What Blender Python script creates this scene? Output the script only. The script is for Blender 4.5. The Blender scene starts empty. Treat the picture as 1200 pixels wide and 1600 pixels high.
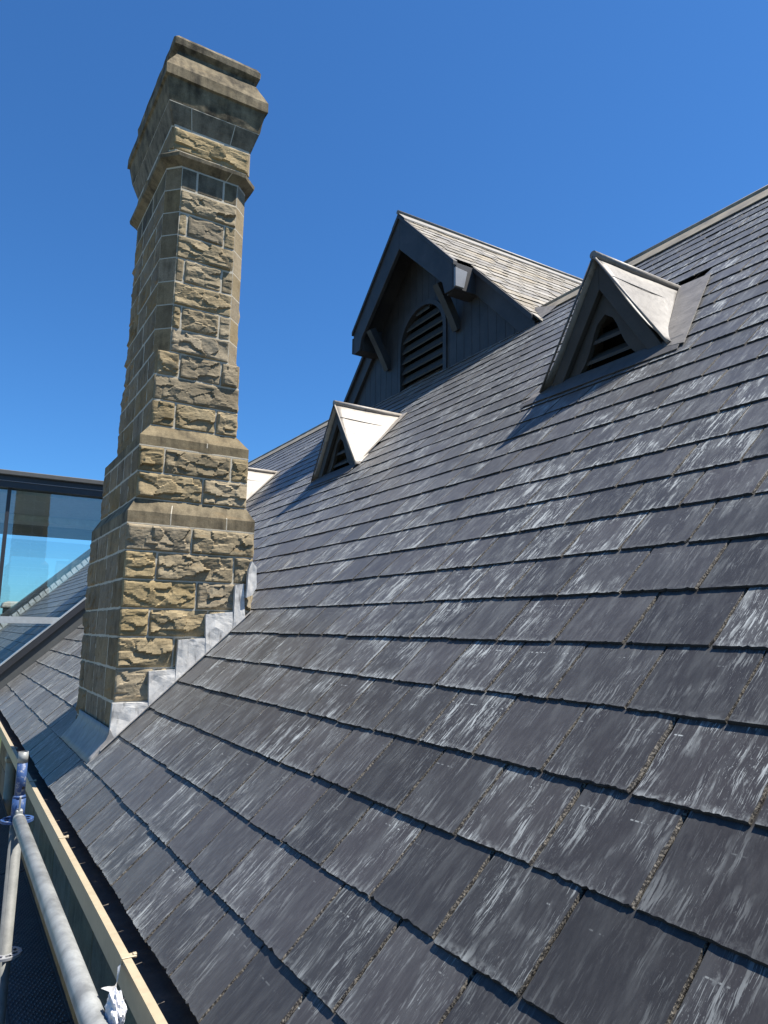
import bpy, bmesh, math, random
from mathutils import Vector, Matrix, noise
rng = random.Random(7)
S = bpy.context.scene
COL = S.collection
# ------------------------------------------------------------------ camera
FPX = 1107.98                                   # focal length in pixels of the 1200x1600 photograph
RIGHT = Vector((0.85366490, -0.52060136, 0.01518104))
DOWN = Vector((0.09871926, 0.13311925, -0.98617127))
FWD = Vector((0.51138122, 0.84335846, 0.16503261))
CAM = Vector((-0.582, 0.0, 0.893))              # origin of the world: foot of the eaves, x up-slope, y along the eaves
cd = bpy.data.cameras.new('camera'); cam = bpy.data.objects.new('camera', cd); COL.objects.link(cam)
cd.sensor_fit = 'VERTICAL'; cd.sensor_height = 24.0; cd.lens = 24.0 * FPX / 1600
cd.clip_start = 0.02; cd.clip_end = 6000
m = Matrix.Identity(4)
for i in range(3):
    m[i][0] = RIGHT[i]; m[i][1] = -DOWN[i]; m[i][2] = -FWD[i]; m[i][3] = CAM[i]
cam.matrix_world = m
S.camera = cam
# ------------------------------------------------------------------ world, sun, exposure
SUN = Vector((0.35, -0.25, 0.902)).normalized()
w = bpy.data.worlds.new('World'); S.world = w; w.use_nodes = True
nt = w.node_tree
sky = nt.nodes.new('ShaderNodeTexSky'); sky.sky_type = 'NISHITA'; sky.sun_disc = False
sky.sun_elevation = math.asin(SUN.z); sky.sun_rotation = math.atan2(SUN.x, SUN.y)
sky.altitude = 0; sky.air_density = 1.0; sky.dust_density = 0.25; sky.ozone_density = 3.0
bg = nt.nodes['Background']; bg.inputs[1].default_value = 0.050
tint = nt.nodes.new('ShaderNodeVectorMath'); tint.operation = 'MULTIPLY'; tint.inputs[1].default_value = (0.52, 1.08, 1.62)
nt.links.new(sky.outputs[0], tint.inputs[0]); nt.links.new(tint.outputs[0], bg.inputs[0])     # the deep saturated blue of a clear southern sky
sd = bpy.data.lights.new('sun', 'SUN'); sd.energy = 5.0; sd.angle = math.radians(0.53); sd.color = (1.0, 0.937, 0.835)
so = bpy.data.objects.new('sun', sd); COL.objects.link(so)
so.rotation_euler = SUN.to_track_quat('Z', 'Y').to_euler(); so.location = (3, -5, 12)
S.view_settings.view_transform = 'Standard'; S.view_settings.look = 'None'
S.view_settings.exposure = 1.015; S.view_settings.gamma = 1.0; S.view_settings.use_curve_mapping = False

# ------------------------------------------------------------------ helpers
TH = 0.7508515
UPV = Vector((math.cos(TH), 0, math.sin(TH))); NV = Vector((-math.sin(TH), 0, math.cos(TH))); YV = Vector((0, 1, 0))
def RP(s, y, n=0.0): return UPV * s + YV * y + NV * n           # a point on the main roof slope
def ray(px, py): return RIGHT * ((px - 600) / FPX) + DOWN * ((py - 800) / FPX) + FWD
def on(px, py, ax, val):                                        # photo direction met with a known plane
    d = ray(px, py); return CAM + d * ((val - CAM[ax]) / d[ax])
def proj(P):
    v = P - CAM; z = v.dot(FWD)
    return 600 + FPX * v.dot(RIGHT) / z, 800 + FPX * v.dot(DOWN) / z, z
def link(o, parent=None):
    COL.objects.link(o)
    if parent is not None: o.parent = parent
    return o
def tag(o, label=None, cat=None, group=None, kind=None):
    if label: o['label'] = label
    if cat: o['category'] = cat
    if group: o['group'] = group
    if kind: o['kind'] = kind
    return o
def thing(name, label, cat, loc=(0, 0, 0), group=None):
    o = bpy.data.objects.new(name, None); COL.objects.link(o); o.location = loc; o.empty_display_size = 0.1
    return tag(o, label, cat, group)
def root_loc(parent):
    if parent is None: return Vector((0, 0, 0))
    while parent.parent is not None: parent = parent.parent
    return Vector(parent.location) if parent.type == 'EMPTY' else Vector((0, 0, 0))
def meshobj(name, verts, faces, mats, parent=None, mi=None, smooth=False):
    me = bpy.data.meshes.new(name)
    off = root_loc(parent)
    me.from_pydata([tuple(Vector(v) - off) for v in verts], [], faces)
    for mm in (mats if isinstance(mats, (list, tuple)) else [mats]): me.materials.append(mm)
    if mi: me.polygons.foreach_set('material_index', mi)
    if smooth: me.polygons.foreach_set('use_smooth', [True] * len(me.polygons))
    me.update()
    return link(bpy.data.objects.new(name, me), parent)
def bmobj(name, bm, mats, parent=None, smooth=False):
    bmesh.ops.recalc_face_normals(bm, faces=bm.faces)
    off = root_loc(parent)
    for v in bm.verts: v.co -= off
    me = bpy.data.meshes.new(name); bm.to_mesh(me); bm.free()
    for mm in (mats if isinstance(mats, (list, tuple)) else [mats]): me.materials.append(mm)
    if smooth: me.polygons.foreach_set('use_smooth', [True] * len(me.polygons))
    return link(bpy.data.objects.new(name, me), parent)
def add_solid(bm, pts, vec):                                    # a polygon swept along vec
    vec = Vector(vec); a = [bm.verts.new(Vector(p)) for p in pts]; b = [bm.verts.new(Vector(p) + vec) for p in pts]
    n = len(a); fs = [bm.faces.new(a), bm.faces.new(b[::-1])]
    for i in range(n): fs.append(bm.faces.new((a[i], b[i], b[(i + 1) % n], a[(i + 1) % n])))
    return fs
def add_box(bm, c0, c1):
    x0, y0, z0 = c0; x1, y1, z1 = c1
    return add_solid(bm, [(x0, y0, z0), (x1, y0, z0), (x1, y1, z0), (x0, y1, z0)], (0, 0, z1 - z0))
def bevel(bm, wd, seg=1):
    bmesh.ops.recalc_face_normals(bm, faces=bm.faces)
    bmesh.ops.bevel(bm, geom=[e for e in bm.edges if len(e.link_faces) == 2 and e.calc_face_angle(0) > 0.35], offset=wd, segments=seg, affect='EDGES', clamp_overlap=True)
def box(name, c0, c1, mat, parent=None, bv=0.0):
    bm = bmesh.new(); add_box(bm, c0, c1)
    if bv: bevel(bm, bv)
    return bmobj(name, bm, mat, parent)
def solid(name, pts, vec, mat, parent=None, bv=0.0):
    bm = bmesh.new(); add_solid(bm, pts, vec)
    if bv: bevel(bm, bv)
    return bmobj(name, bm, mat, parent)
def add_tube(bm, a, b, r0, r1=None, n=20, caps=True, hollow=0.0):
    a = Vector(a); b = Vector(b); r1 = r0 if r1 is None else r1
    d = (b - a).normalized(); u = d.orthogonal().normalized(); v = d.cross(u)
    def ring(c, r): return [bm.verts.new(c + (u * math.cos(2 * math.pi * i / n) + v * math.sin(2 * math.pi * i / n)) * r) for i in range(n)]
    A = ring(a, r0); B = ring(b, r1)
    for i in range(n): bm.faces.new((A[i], A[(i + 1) % n], B[(i + 1) % n], B[i])).smooth = True
    if caps: bm.faces.new(A[::-1])
    if hollow:
        Cc = ring(b, r1 - hollow); D = ring(b - d * 0.12, r1 - hollow)
        for i in range(n):
            bm.faces.new((B[i], B[(i + 1) % n], Cc[(i + 1) % n], Cc[i])); bm.faces.new((Cc[i], Cc[(i + 1) % n], D[(i + 1) % n], D[i]))
        bm.faces.new(D)
    elif caps: bm.faces.new(B)
def plate(name, outer, inner, vec, mat, parent=None):           # flat plate with one opening, swept along vec
    bm = bmesh.new(); vec = Vector(vec); es = []
    for lp in (outer, inner):
        vs = [bm.verts.new(Vector(p)) for p in lp]
        for i in range(len(vs)): es.append(bm.edges.new((vs[i], vs[(i + 1) % len(vs)])))
    r = bmesh.ops.triangle_fill(bm, use_beauty=True, edges=es)
    fs = [g for g in r['geom'] if isinstance(g, bmesh.types.BMFace)]
    e = bmesh.ops.extrude_face_region(bm, geom=fs)
    for v in [g for g in e['geom'] if isinstance(g, bmesh.types.BMVert)]: v.co += vec
    return bmobj(name, bm, mat, parent)

# ------------------------------------------------------------------ materials
ALB = 0.80            # all surface colours, for the exposure set above
class NT:
    def __init__(s, name):
        s.m = bpy.data.materials.new(name); s.m.use_nodes = True; s.t = s.m.node_tree
        s.b = s.t.nodes['Principled BSDF']; s.out = s.t.nodes['Material Output']
    def n(s, kind, **kw):
        nd = s.t.nodes.new('ShaderNode' + kind)
        for k, v in kw.items(): setattr(nd, k, v)
        return nd
    def l(s, a, b): s.t.links.new(a, b)
    def math(s, op, a, b=None, c=None, clamp=False):
        nd = s.n('Math', operation=op); nd.use_clamp = clamp
        for i, x in enumerate((a, b, c)):
            if x is None: continue
            if isinstance(x, (int, float)): nd.inputs[i].default_value = x
            else: s.l(x, nd.inputs[i])
        return nd.outputs[0]
    def vec(s, v, sc=(1, 1, 1), off=None):
        nd = s.n('VectorMath', operation='MULTIPLY'); s.l(v, nd.inputs[0]); nd.inputs[1].default_value = sc
        if off is None: return nd.outputs[0]
        a = s.n('VectorMath', operation='ADD'); s.l(nd.outputs[0], a.inputs[0])
        if isinstance(off, tuple): a.inputs[1].default_value = off
        else: s.l(off, a.inputs[1])
        return a.outputs[0]
    def noise(s, v, scale, detail=4.0, rough=0.55, dist=0.0):
        nd = s.n('TexNoise'); s.l(v, nd.inputs['Vector']); nd.inputs['Scale'].default_value = scale
        nd.inputs['Detail'].default_value = detail; nd.inputs['Roughness'].default_value = rough; nd.inputs['Distortion'].default_value = dist
        return nd.outputs['Fac']
    def ramp(s, f, a, b, lo=0.0, hi=1.0):
        nd = s.n('MapRange'); s.l(f, nd.inputs[0])
        for i, x in zip((1, 2, 3, 4), (a, b, lo, hi)): nd.inputs[i].default_value = x
        return nd.outputs[0]
    def mix(s, f, a, b):
        nd = s.n('Mix', data_type='RGBA')
        if isinstance(f, (int, float)): nd.inputs[0].default_value = f
        else: s.l(f, nd.inputs[0])
        for i, x in ((6, a), (7, b)):
            if isinstance(x, tuple): nd.inputs[i].default_value = (*x, 1)
            else: s.l(x, nd.inputs[i])
        return nd.outputs[2]
    def hsv(s, col, val=None, sat=None, hue=None):
        nd = s.n('HueSaturation'); s.l(col, nd.inputs['Color'])
        for k, x in (('Value', val), ('Saturation', sat), ('Hue', hue)):
            if x is None: continue
            if isinstance(x, (int, float)): nd.inputs[k].default_value = x
            else: s.l(x, nd.inputs[k])
        return nd.outputs[0]
    def bump(s, h, st=0.3, dist=0.01):
        nd = s.n('Bump'); s.l(h, nd.inputs['Height']); nd.inputs['Strength'].default_value = st; nd.inputs['Distance'].default_value = dist
        s.l(nd.outputs[0], s.b.inputs['Normal'])
    def fin(s, col=None, rough=0.7, spec=0.5, metal=0.0):
        if col is not None:
            if isinstance(col, tuple): s.b.inputs['Base Color'].default_value = (*[c * ALB for c in col], 1)
            else: s.l(s.hsv(col, ALB), s.b.inputs['Base Color'])
        if isinstance(rough, (int, float)): s.b.inputs['Roughness'].default_value = rough
        else: s.l(rough, s.b.inputs['Roughness'])
        s.b.inputs['Specular IOR Level'].default_value = spec; s.b.inputs['Metallic'].default_value = metal
        return s.m
    def pos(s): return s.n('NewGeometry').outputs['Position']
    def rnd(s): return s.n('ObjectInfo').outputs['Random']

def slate_random(t):
    a = t.n('Attribute', attribute_name='rnd').outputs['Fac']
    return t.math('FRACT', t.math('ADD', a, t.rnd()))
def slate_vec(t, r):
    lc = t.n('Attribute', attribute_name='lc').outputs['Vector']
    cb = t.n('CombineXYZ'); t.l(t.math('MULTIPLY', r, 31.0), cb.inputs[0]); t.l(t.math('MULTIPLY', r, 57.0), cb.inputs[1]); t.l(t.math('MULTIPLY', r, 17.0), cb.inputs[2])
    return t.vec(lc, (1, 1, 1), cb.outputs[0])
def mat_slate(name, A, B, streak, sheen=0.16):
    t = NT(name); r = slate_random(t); v = slate_vec(t, r); P = t.pos()
    r2 = t.math('FRACT', t.math('MULTIPLY', r, 7.31)); r3 = t.math('FRACT', t.math('MULTIPLY', r, 13.7))
    col = t.mix(t.math('ADD', t.math('MULTIPLY', t.noise(v, 7.0, 3), 0.6), t.math('MULTIPLY', r2, 0.5)), A, B)
    col = t.hsv(col, t.ramp(r3, 0, 1, 0.68, 1.28))
    col = t.hsv(col, None, t.ramp(t.math('FRACT', t.math('MULTIPLY', r, 41.9)), 0, 1, 0.5, 1.25))
    # fine grain running down the slate
    g = t.noise(t.vec(v, (160, 30, 30)), 1.0, 5, 0.6)
    col = t.hsv(col, t.ramp(g, 0.3, 0.7, 0.86, 1.14))
    # chalky scratches down the slope, gathered in patches, near the tails and beside the joints
    lc = t.n('Attribute', attribute_name='lc').outputs['Vector']; sp = t.n('SeparateXYZ'); t.l(lc, sp.inputs[0]); U_, V_ = sp.outputs[0], sp.outputs[1]
    wob = t.n('VectorMath', operation='ADD'); t.l(v, wob.inputs[0])
    wn = t.n('TexNoise'); t.l(v, wn.inputs['Vector']); wn.inputs['Scale'].default_value = 9.0; wn.inputs['Detail'].default_value = 2
    ws = t.n('VectorMath', operation='SCALE'); t.l(wn.outputs['Color'], ws.inputs[0]); ws.inputs['Scale'].default_value = 0.018; t.l(ws.outputs[0], wob.inputs[1]); v2 = wob.outputs[0]
    patch = t.ramp(t.noise(t.vec(v, (13, 6, 4)), 1.0, 4, 0.6), 0.44, 0.63)
    side = t.ramp(t.math('ABSOLUTE', U_), 0.085, 0.122, 0.0, 0.7)
    tail = t.ramp(V_, 0.0, 0.075, 0.9, 0.0)
    where = t.math('MAXIMUM', patch, t.math('MAXIMUM', t.math('MULTIPLY', side, t.ramp(t.noise(t.vec(v, (9, 13, 4)), 1.0, 2), 0.45, 0.6)), t.math('MULTIPLY', tail, t.ramp(t.noise(t.vec(v, (22, 9, 4)), 1.0, 2), 0.40, 0.6))))
    where = t.math('ADD', t.math('MULTIPLY', where, 0.92), 0.06)
    s0 = t.ramp(t.noise(t.vec(v2, (36, 5, 5)), 1.0, 5, 0.65), 0.55, 0.63)
    s1 = t.ramp(t.noise(t.vec(v2, (105, 9, 6)), 1.0, 5, 0.65), 0.55, 0.61)
    s2 = t.ramp(t.noise(t.vec(v2, (420, 22, 8)), 1.0, 3, 0.6), 0.60, 0.65)
    s3 = t.ramp(t.noise(t.vec(v2, (330, 110, 30)), 1.0, 3, 0.7), 0.63, 0.68)
    marks = t.math('MAXIMUM', t.math('MAXIMUM', t.math('MULTIPLY', s0, 0.38), t.math('MULTIPLY', s1, 0.75)), t.math('MAXIMUM', t.math('MULTIPLY', s2, 0.9), t.math('MULTIPLY', s3, 0.7)))
    chalk = t.math('MULTIPLY', marks, where)
    # rubbed line of dashes where the slate above once lay
    line = t.math('MULTIPLY', t.ramp(t.math('ABSOLUTE', t.math('SUBTRACT', V_, t.ramp(r3, 0, 1, 0.150, 0.178))), 0.0008, 0.0022, 1.0, 0.0), t.ramp(t.noise(t.vec(v, (120, 9, 9)), 1.0, 2), 0.50, 0.58))
    line = t.math('MULTIPLY', line, t.ramp(t.noise(t.vec(v, (14, 3, 3)), 1.0, 1), 0.52, 0.60))
    chalk = t.math('MAXIMUM', chalk, t.math('MULTIPLY', line, 0.85))
    blot = t.ramp(t.noise(t.vec(v2, (26, 13, 9)), 1.0, 5, 0.7), 0.62, 0.74)
    chalk = t.math('MAXIMUM', chalk, t.math('MULTIPLY', t.math('MULTIPLY', blot, where), 0.6))
    rim = t.math('MULTIPLY', t.ramp(V_, 0.0, 0.020, 1.0, 0.0), t.ramp(t.noise(t.vec(v, (70, 60, 9)), 1.0, 5, 0.7), 0.42, 0.62, 0.0, 0.5))
    chalk = t.math('MAXIMUM', chalk, rim)
    chalk = t.math('MULTIPLY', chalk, t.ramp(t.math('POWER', t.math('FRACT', t.math('MULTIPLY', r, 29.3)), 1.4), 0, 1, 0.22, 1.45))
    sx = t.n('SeparateXYZ'); t.l(P, sx.inputs[0])
    wear = t.ramp(t.math('ADD', sx.outputs[1], t.math('MULTIPLY', sx.outputs[0], 1.7)), 1.2, 4.6, 0.60, 1.9)   # chalk marks strengthen along the eaves and up the slope
    chalk = t.math('MULTIPLY', chalk, wear)
    film = t.math('MULTIPLY', t.ramp(t.noise(t.vec(v2, (24, 5, 3)), 1.0, 5, 0.65), 0.48, 0.70), t.math('MULTIPLY', wear, 0.09))
    chalk = t.math('MINIMUM', t.math('MAXIMUM', chalk, film), 0.92)
    col = t.mix(chalk, col, streak)
    h = t.math('ADD', t.math('MULTIPLY', t.noise(t.vec(v, (45, 16, 16)), 1.0, 5, 0.6), 1.0), t.math('MULTIPLY', g, 0.25))
    t.bump(h, 0.35, 0.004)
    t.b.inputs['Sheen Weight'].default_value = sheen; t.b.inputs['Sheen Roughness'].default_value = 0.32; t.b.inputs['Sheen Tint'].default_value = (0.96, 0.97, 1, 1)
    return t.fin(col, t.ramp(chalk, 0, 0.8, 0.44, 0.66), 0.36)
SLATE = mat_slate('slate', (0.043, 0.0425, 0.0445), (0.058, 0.0545, 0.0555), (0.47, 0.50, 0.495))
OLDSLATE = mat_slate('lichened_slate', (0.17, 0.142, 0.10), (0.36, 0.30, 0.205), (0.44, 0.395, 0.30), 0.1)
def mat_edge():
    t = NT('slate_edge'); P = t.pos()
    c = t.mix(t.ramp(t.noise(P, 210, 4), 0.44, 0.70), (0.022, 0.021, 0.021), (0.25, 0.225, 0.185))
    t.bump(t.noise(P, 260, 3), 0.8, 0.003); return t.fin(c, 0.85, 0.3)
EDGE = mat_edge()
TAIL = None
def mat_stone(name, A, B, stain, amount, bumpd=0.006, sc=1.0):
    t = NT(name); P = t.pos(); r = t.rnd()
    cb = t.n('CombineXYZ'); t.l(t.math('MULTIPLY', r, 23.0), cb.inputs[2]); v = t.vec(P, (1, 1, 1), cb.outputs[0])
    c = t.mix(t.ramp(t.noise(v, 9 * sc, 5, 0.6), 0.3, 0.7), A, B)
    c = t.hsv(c, t.math('MULTIPLY', t.ramp(r, 0, 1, 0.80, 1.18), t.ramp(t.noise(v, 110, 4, 0.6), 0.3, 0.7, 0.82, 1.14)), t.ramp(t.math('FRACT', t.math('MULTIPLY', r, 9.7)), 0, 1, 0.72, 1.05))
    # iron-brown bedding lines
    bed = t.ramp(t.noise(t.vec(v, (5, 5, 60)), 1.0, 3, 0.6, 0.4), 0.58, 0.72, 0, 0.45)
    c = t.mix(bed, c, (0.30, 0.20, 0.10))
    # weathering crust in blotches with runs
    st = t.math('MULTIPLY', t.ramp(t.math('ADD', t.math('MULTIPLY', t.noise(v, 6, 6, 0.68), 0.6), t.math('MULTIPLY', t.noise(t.vec(v, (22, 22, 2.5)), 1.0, 4), 0.4)), 0.62 - 0.3 * amount, 0.80 - 0.28 * amount), 0.85)
    c = t.mix(st, c, stain)
    t.bump(t.math('ADD', t.noise(v, 45, 6, 0.65), t.math('MULTIPLY', t.noise(v, 190, 4), 0.3)), 0.55, bumpd)
    return t.fin(c, 0.92, 0.2)
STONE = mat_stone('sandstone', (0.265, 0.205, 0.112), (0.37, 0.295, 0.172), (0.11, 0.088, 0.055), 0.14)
STONE2 = mat_stone('sandstone_weathered_shade', (0.235, 0.165, 0.085), (0.335, 0.245, 0.135), (0.075, 0.055, 0.034), 0.40)  # more crust, plus a warm shade tone mixed in for the sunless west face
MOULD = mat_stone('sandstone_dressed', (0.185, 0.150, 0.092), (0.27, 0.22, 0.137), (0.048, 0.041, 0.031), 0.58, 0.003)  # black crust, its stain deepened with the shade under the mouldings
CAPST = mat_stone('sandstone_cap', (0.215, 0.172, 0.10), (0.335, 0.27, 0.165), (0.032, 0.028, 0.022), 0.70, 0.004)
def simple(name, A, B=None, sc=8, rough=0.6, spec=0.4, metal=0.0, bump=0.0, bs=60, stretch=(1, 1, 1), det=5):
    t = NT(name); P = t.pos(); v = t.vec(P, stretch)
    c = t.mix(t.ramp(t.noise(v, sc, det, 0.6), 0.35, 0.65), A, B or tuple(x * 0.8 for x in A))
    c = t.hsv(c, t.ramp(t.noise(v, sc * 9, 4), 0.3, 0.7, 0.92, 1.08))
    if bump: t.bump(t.noise(v, bs, 4), bump, 0.004)
    return t.fin(c, rough, spec, metal)
MORTAR = simple('mortar', (0.64, 0.59, 0.48), (0.52, 0.475, 0.38), 14, 0.9, 0.2, bump=0.3, bs=180)
def mat_lead(name, A, B, stainc, amt):
    t = NT(name); P = t.pos()
    c = t.mix(t.ramp(t.noise(P, 9, 5, 0.65, 0.6), 0.35, 0.68), A, B)
    c = t.mix(t.ramp(t.noise(t.vec(P, (30, 30, 6)), 1.0, 4), 0.58, 0.75, 0, amt), c, stainc)
    t.bump(t.math('ADD', t.noise(P, 14, 3, 0.5), t.math('MULTIPLY', t.noise(P, 120, 3), 0.15)), 0.35, 0.012)
    return t.fin(c, 0.55, 0.5)
LEAD = mat_lead('lead_bright', (0.86, 0.845, 0.81), (0.52, 0.515, 0.50), (0.10, 0.10, 0.10), 0.85)
LEADV = mat_lead('lead_pale', (0.44, 0.40, 0.35), (0.31, 0.275, 0.235), (0.15, 0.12, 0.09), 0.75)
LEADG = mat_lead('lead_grey', (0.26, 0.24, 0.215), (0.165, 0.152, 0.137), (0.10, 0.086, 0.068), 0.75)
LEADD = mat_lead('lead_dull', (0.38, 0.365, 0.35), (0.25, 0.245, 0.24), (0.20, 0.16, 0.11), 0.7)
LEADA = mat_lead('lead_shade', (0.12, 0.115, 0.11), (0.085, 0.082, 0.08), (0.08, 0.07, 0.06), 0.5)  # dark lead copy: shade on vent aprons and far rolled edges, as colour
PAINT = simple('dark_grey_paint', (0.060, 0.057, 0.058), (0.038, 0.036, 0.038), 4, 0.55, 0.4, bump=0.08, bs=30)
PAINTV = simple('vent_grey_paint', (0.068, 0.062, 0.055), (0.052, 0.048, 0.043), 7, 0.6, 0.35, bump=0.1, bs=40)
TAIL = simple('slate_tail_shade', (0.030, 0.030, 0.032), (0.045, 0.043, 0.042), 60, 0.9, 0.2, bump=0.5, bs=200)  # near-black tail edges: the shadow line of each course put into the colour
LIGHTP = simple('pale_paint_and_sunlit_grey', (0.34, 0.35, 0.37), (0.29, 0.30, 0.32), 8, 0.6)
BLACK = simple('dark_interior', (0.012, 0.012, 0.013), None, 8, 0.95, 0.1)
FELT = simple('roof_underlay', (0.022, 0.021, 0.020), (0.035, 0.032, 0.028), 20, 0.95, 0.1)
CREAM = simple('cream_gutter_paint', (0.48, 0.405, 0.28), (0.44, 0.37, 0.255), 4, 0.45, 0.45)
SILT = simple('gutter_silt', (0.19, 0.165, 0.14), (0.12, 0.105, 0.09), 12, 0.9, 0.2, bump=0.4, bs=80)
GALV = simple('galvanised_steel', (0.42, 0.435, 0.425), (0.22, 0.228, 0.225), 15, 0.5, 0.5, 0.15, bump=0.05, bs=40)
GALVD = simple('weathered_galvanised_steel', (0.24, 0.245, 0.235), (0.17, 0.175, 0.17), 22, 0.62, 0.4, 0.1, bump=0.08, bs=40)
def mat_blue():
    t = NT('blue_paint_worn'); P = t.pos()
    wear = t.ramp(t.noise(P, 42, 6, 0.7), 0.56, 0.64)
    c = t.mix(wear, (0.035, 0.085, 0.235), (0.36, 0.37, 0.39)); t.bump(t.noise(P, 90, 4), 0.2, 0.002)
    return t.fin(c, 0.5, 0.45)
BLUE = mat_blue()
DECK = simple('deck_steel', (0.10, 0.10, 0.10), (0.065, 0.065, 0.065), 10, 0.5, 0.5, 0.3)
FRAME = simple('anthracite_frame', (0.045, 0.047, 0.055), (0.04, 0.042, 0.048), 3, 0.4, 0.5)
UPST = simple('grey_upstand', (0.115, 0.12, 0.12), (0.10, 0.105, 0.105), 2, 0.6, 0.4)
SILVER = simple('silver_trim', (0.62, 0.66, 0.68), None, 3, 0.35, 0.5, 0.3)
SOFFIT = simple('soffit_white', (0.82, 0.82, 0.80), (0.78, 0.78, 0.76), 2, 0.8, 0.2)
BEAMW = simple('beam_white', (0.9, 0.9, 0.86), None, 2, 0.8, 0.2)
GRASS = simple('grass', (0.055, 0.085, 0.03), (0.09, 0.11, 0.045), 3, 0.95, 0.1)
TAPE = simple('white_tape', (0.72, 0.72, 0.74), (0.55, 0.57, 0.62), 60, 0.4, 0.5, bump=0.3, bs=90)
def mat_glass():
    t = NT('coated_glass'); g = t.n('BsdfGlossy'); g.inputs['Roughness'].default_value = 0.0; g.inputs['Color'].default_value = (0.86, 0.97, 1.0, 1)
    tr = t.n('BsdfTransparent'); tr.inputs['Color'].default_value = (0.92, 0.99, 0.99, 1)
    lw = t.n('LayerWeight'); lw.inputs['Blend'].default_value = 0.35
    mx = t.n('MixShader'); t.l(t.ramp(lw.outputs['Fresnel'], 0, 1, 0.15, 0.95), mx.inputs[0]); t.l(tr.outputs[0], mx.inputs[1]); t.l(g.outputs[0], mx.inputs[2])
    t.l(mx.outputs[0], t.out.inputs['Surface']); return t.m
GLASS = mat_glass()

# ================================================================== SETTING
gm = NT('lawn'); gm = GRASS
g = meshobj('ground', [(-3000, -3000, -5.2), (3000, -3000, -5.2), (3000, 3000, -5.2), (-3000, 3000, -5.2)], [(0, 1, 2, 3)], GRASS)
tag(g, kind='structure')
pv = meshobj('bounce_sheet', [(-22, -12, -5.19), (12, -12, -5.19), (12, 34, -5.19), (-22, 34, -5.19)], [(0, 1, 2, 3)], simple('bounce_sheet_grey', (0.26, 0.25, 0.23), (0.20, 0.195, 0.18), 1.5, 0.9, 0.2)); tag(pv, kind='structure')  # unseen pale sheet, added to bounce sunlight up to the link ceiling

# ---- main roof ------------------------------------------------------------
SR = 6.44                   # rafter length to the ridge
Y0, Y1 = -2.9, 23.5         # the slope runs from behind the camera to a parapet beyond the glazed link
GA, WD = 0.2105, 0.2489     # exposed slate height (gauge) and slate width
roof = thing('slate_roof', 'long steep blue-grey slate roof slope with chalky streaks, rising from gutter to ridge', 'roof', (0, 0, 0))
def roof_plane(name, y0, y1, s0, s1, n, mat):
    return meshobj(name, [RP(s0, y0, n), RP(s0, y1, n), RP(s1, y1, n), RP(s1, y0, n)], [(0, 3, 2, 1)], mat, roof)
roof_plane('underlay', Y0, Y1, 0.0015, SR, -0.012, FELT)
RX, RZ = RP(SR, 0).x, RP(SR, 0).z
meshobj('rear_slope', [(RX, Y0, RZ - 0.01), (RX, Y1, RZ - 0.01), (RX + 4.6, Y1, RZ - 4.3), (RX + 4.6, Y0, RZ - 4.3)], [(0, 1, 2, 3)], FELT, roof)

def slate_geo(r, hi=True, L=0.312, wd=None, T=0.0078):
    """one slate in local coordinates: u along the eaves, v up the slope from the tail, n out; returns verts, faces, material ids"""
    w2 = (wd or (WD - r.uniform(0.003, 0.006))) / 2
    ns, ntl = (16, 26) if hi else (3, 3)
    jag = 0.0010 if hi else 0.0006
    slope = -0.0078 / GA
    c = 0.0165 + r.uniform(-0.0012, 0.0014); t = T + r.uniform(-0.0015, 0.002)
    tw = r.uniform(-0.004, 0.004); dv = r.uniform(-0.003, 0.003); sk = r.uniform(-0.0018, 0.0018)
    def top(u, v): return c + slope * v + tw * u + 0.0008 * noise.noise((u * 9 + c * 900, v * 9, 0))
    out = []; inn = []
    bl, br, bt = 0.0012 + 0.0042 * r.random() ** 2.6, r.uniform(0.002, 0.004), r.uniform(0.001, 0.0022)
    ck = 0.008 * r.random() ** 4
    def J(a): return a * r.uniform(-1, 1)
    for i in range(ns + 1):                                  # left (low y, sunny) edge, head to tail
        v = L + (dv - L) * i / ns; j = J(jag)
        e = ck if i == ns else 0
        out.append((-w2 + j + e, v)); inn.append((-w2 + j + bl * r.uniform(0.55, 1.5) + e, v + (bt if i == ns else 0)))
    for i in range(1, ntl):
        u = -w2 + 2 * w2 * i / ntl; j = J(jag) + sk * (u / w2); j += 0.006 * (r.random() ** 14)
        out.append((u, dv + j)); inn.append((u, dv + j + bt * r.uniform(0.4, 1.8)))
    for i in range(ns, -1, -1):
        v = L + (dv - L) * i / ns; j = J(jag); e = ck * 0.6 if i == ns else 0
        out.append((w2 + j - e, v)); inn.append((w2 + j - br * r.uniform(0.55, 1.5) - e, v + (bt if i == ns else 0)))
    N = len(out); V = []; F = []; MI = []
    V += [(u, v, top(u, v)) for u, v in inn]
    V += [(u, v, top(u, v) - t * r.uniform(0.5, 0.75)) for u, v in out]
    V += [(u, v, top(u, v) - t - 0.0006) for u, v in out]
    # top as a strip between the two long edges with the tail fanned in
    F.append(tuple(range(N - 1, -1, -1))[::-1]); MI.append(0)
    for i in range(N - 1):
        tl = ns <= i < ns + ntl
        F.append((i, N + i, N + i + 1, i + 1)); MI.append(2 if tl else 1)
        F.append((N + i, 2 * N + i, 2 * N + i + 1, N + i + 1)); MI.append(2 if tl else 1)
    return V, F, MI
FR = Matrix(((0, UPV.x, NV.x), (1, UPV.y, NV.y), (0, UPV.z, NV.z)))     # local u,v,n -> world
def add_lc(me, lcs, rnds):
    a = me.attributes.new('lc', 'FLOAT_VECTOR', 'POINT'); a.data.foreach_set('vector', [x for q in lcs for x in q])
    b = me.attributes.new('rnd', 'FLOAT', 'POINT'); b.data.foreach_set('value', rnds)
variants = []
vr = random.Random(3)
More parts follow.
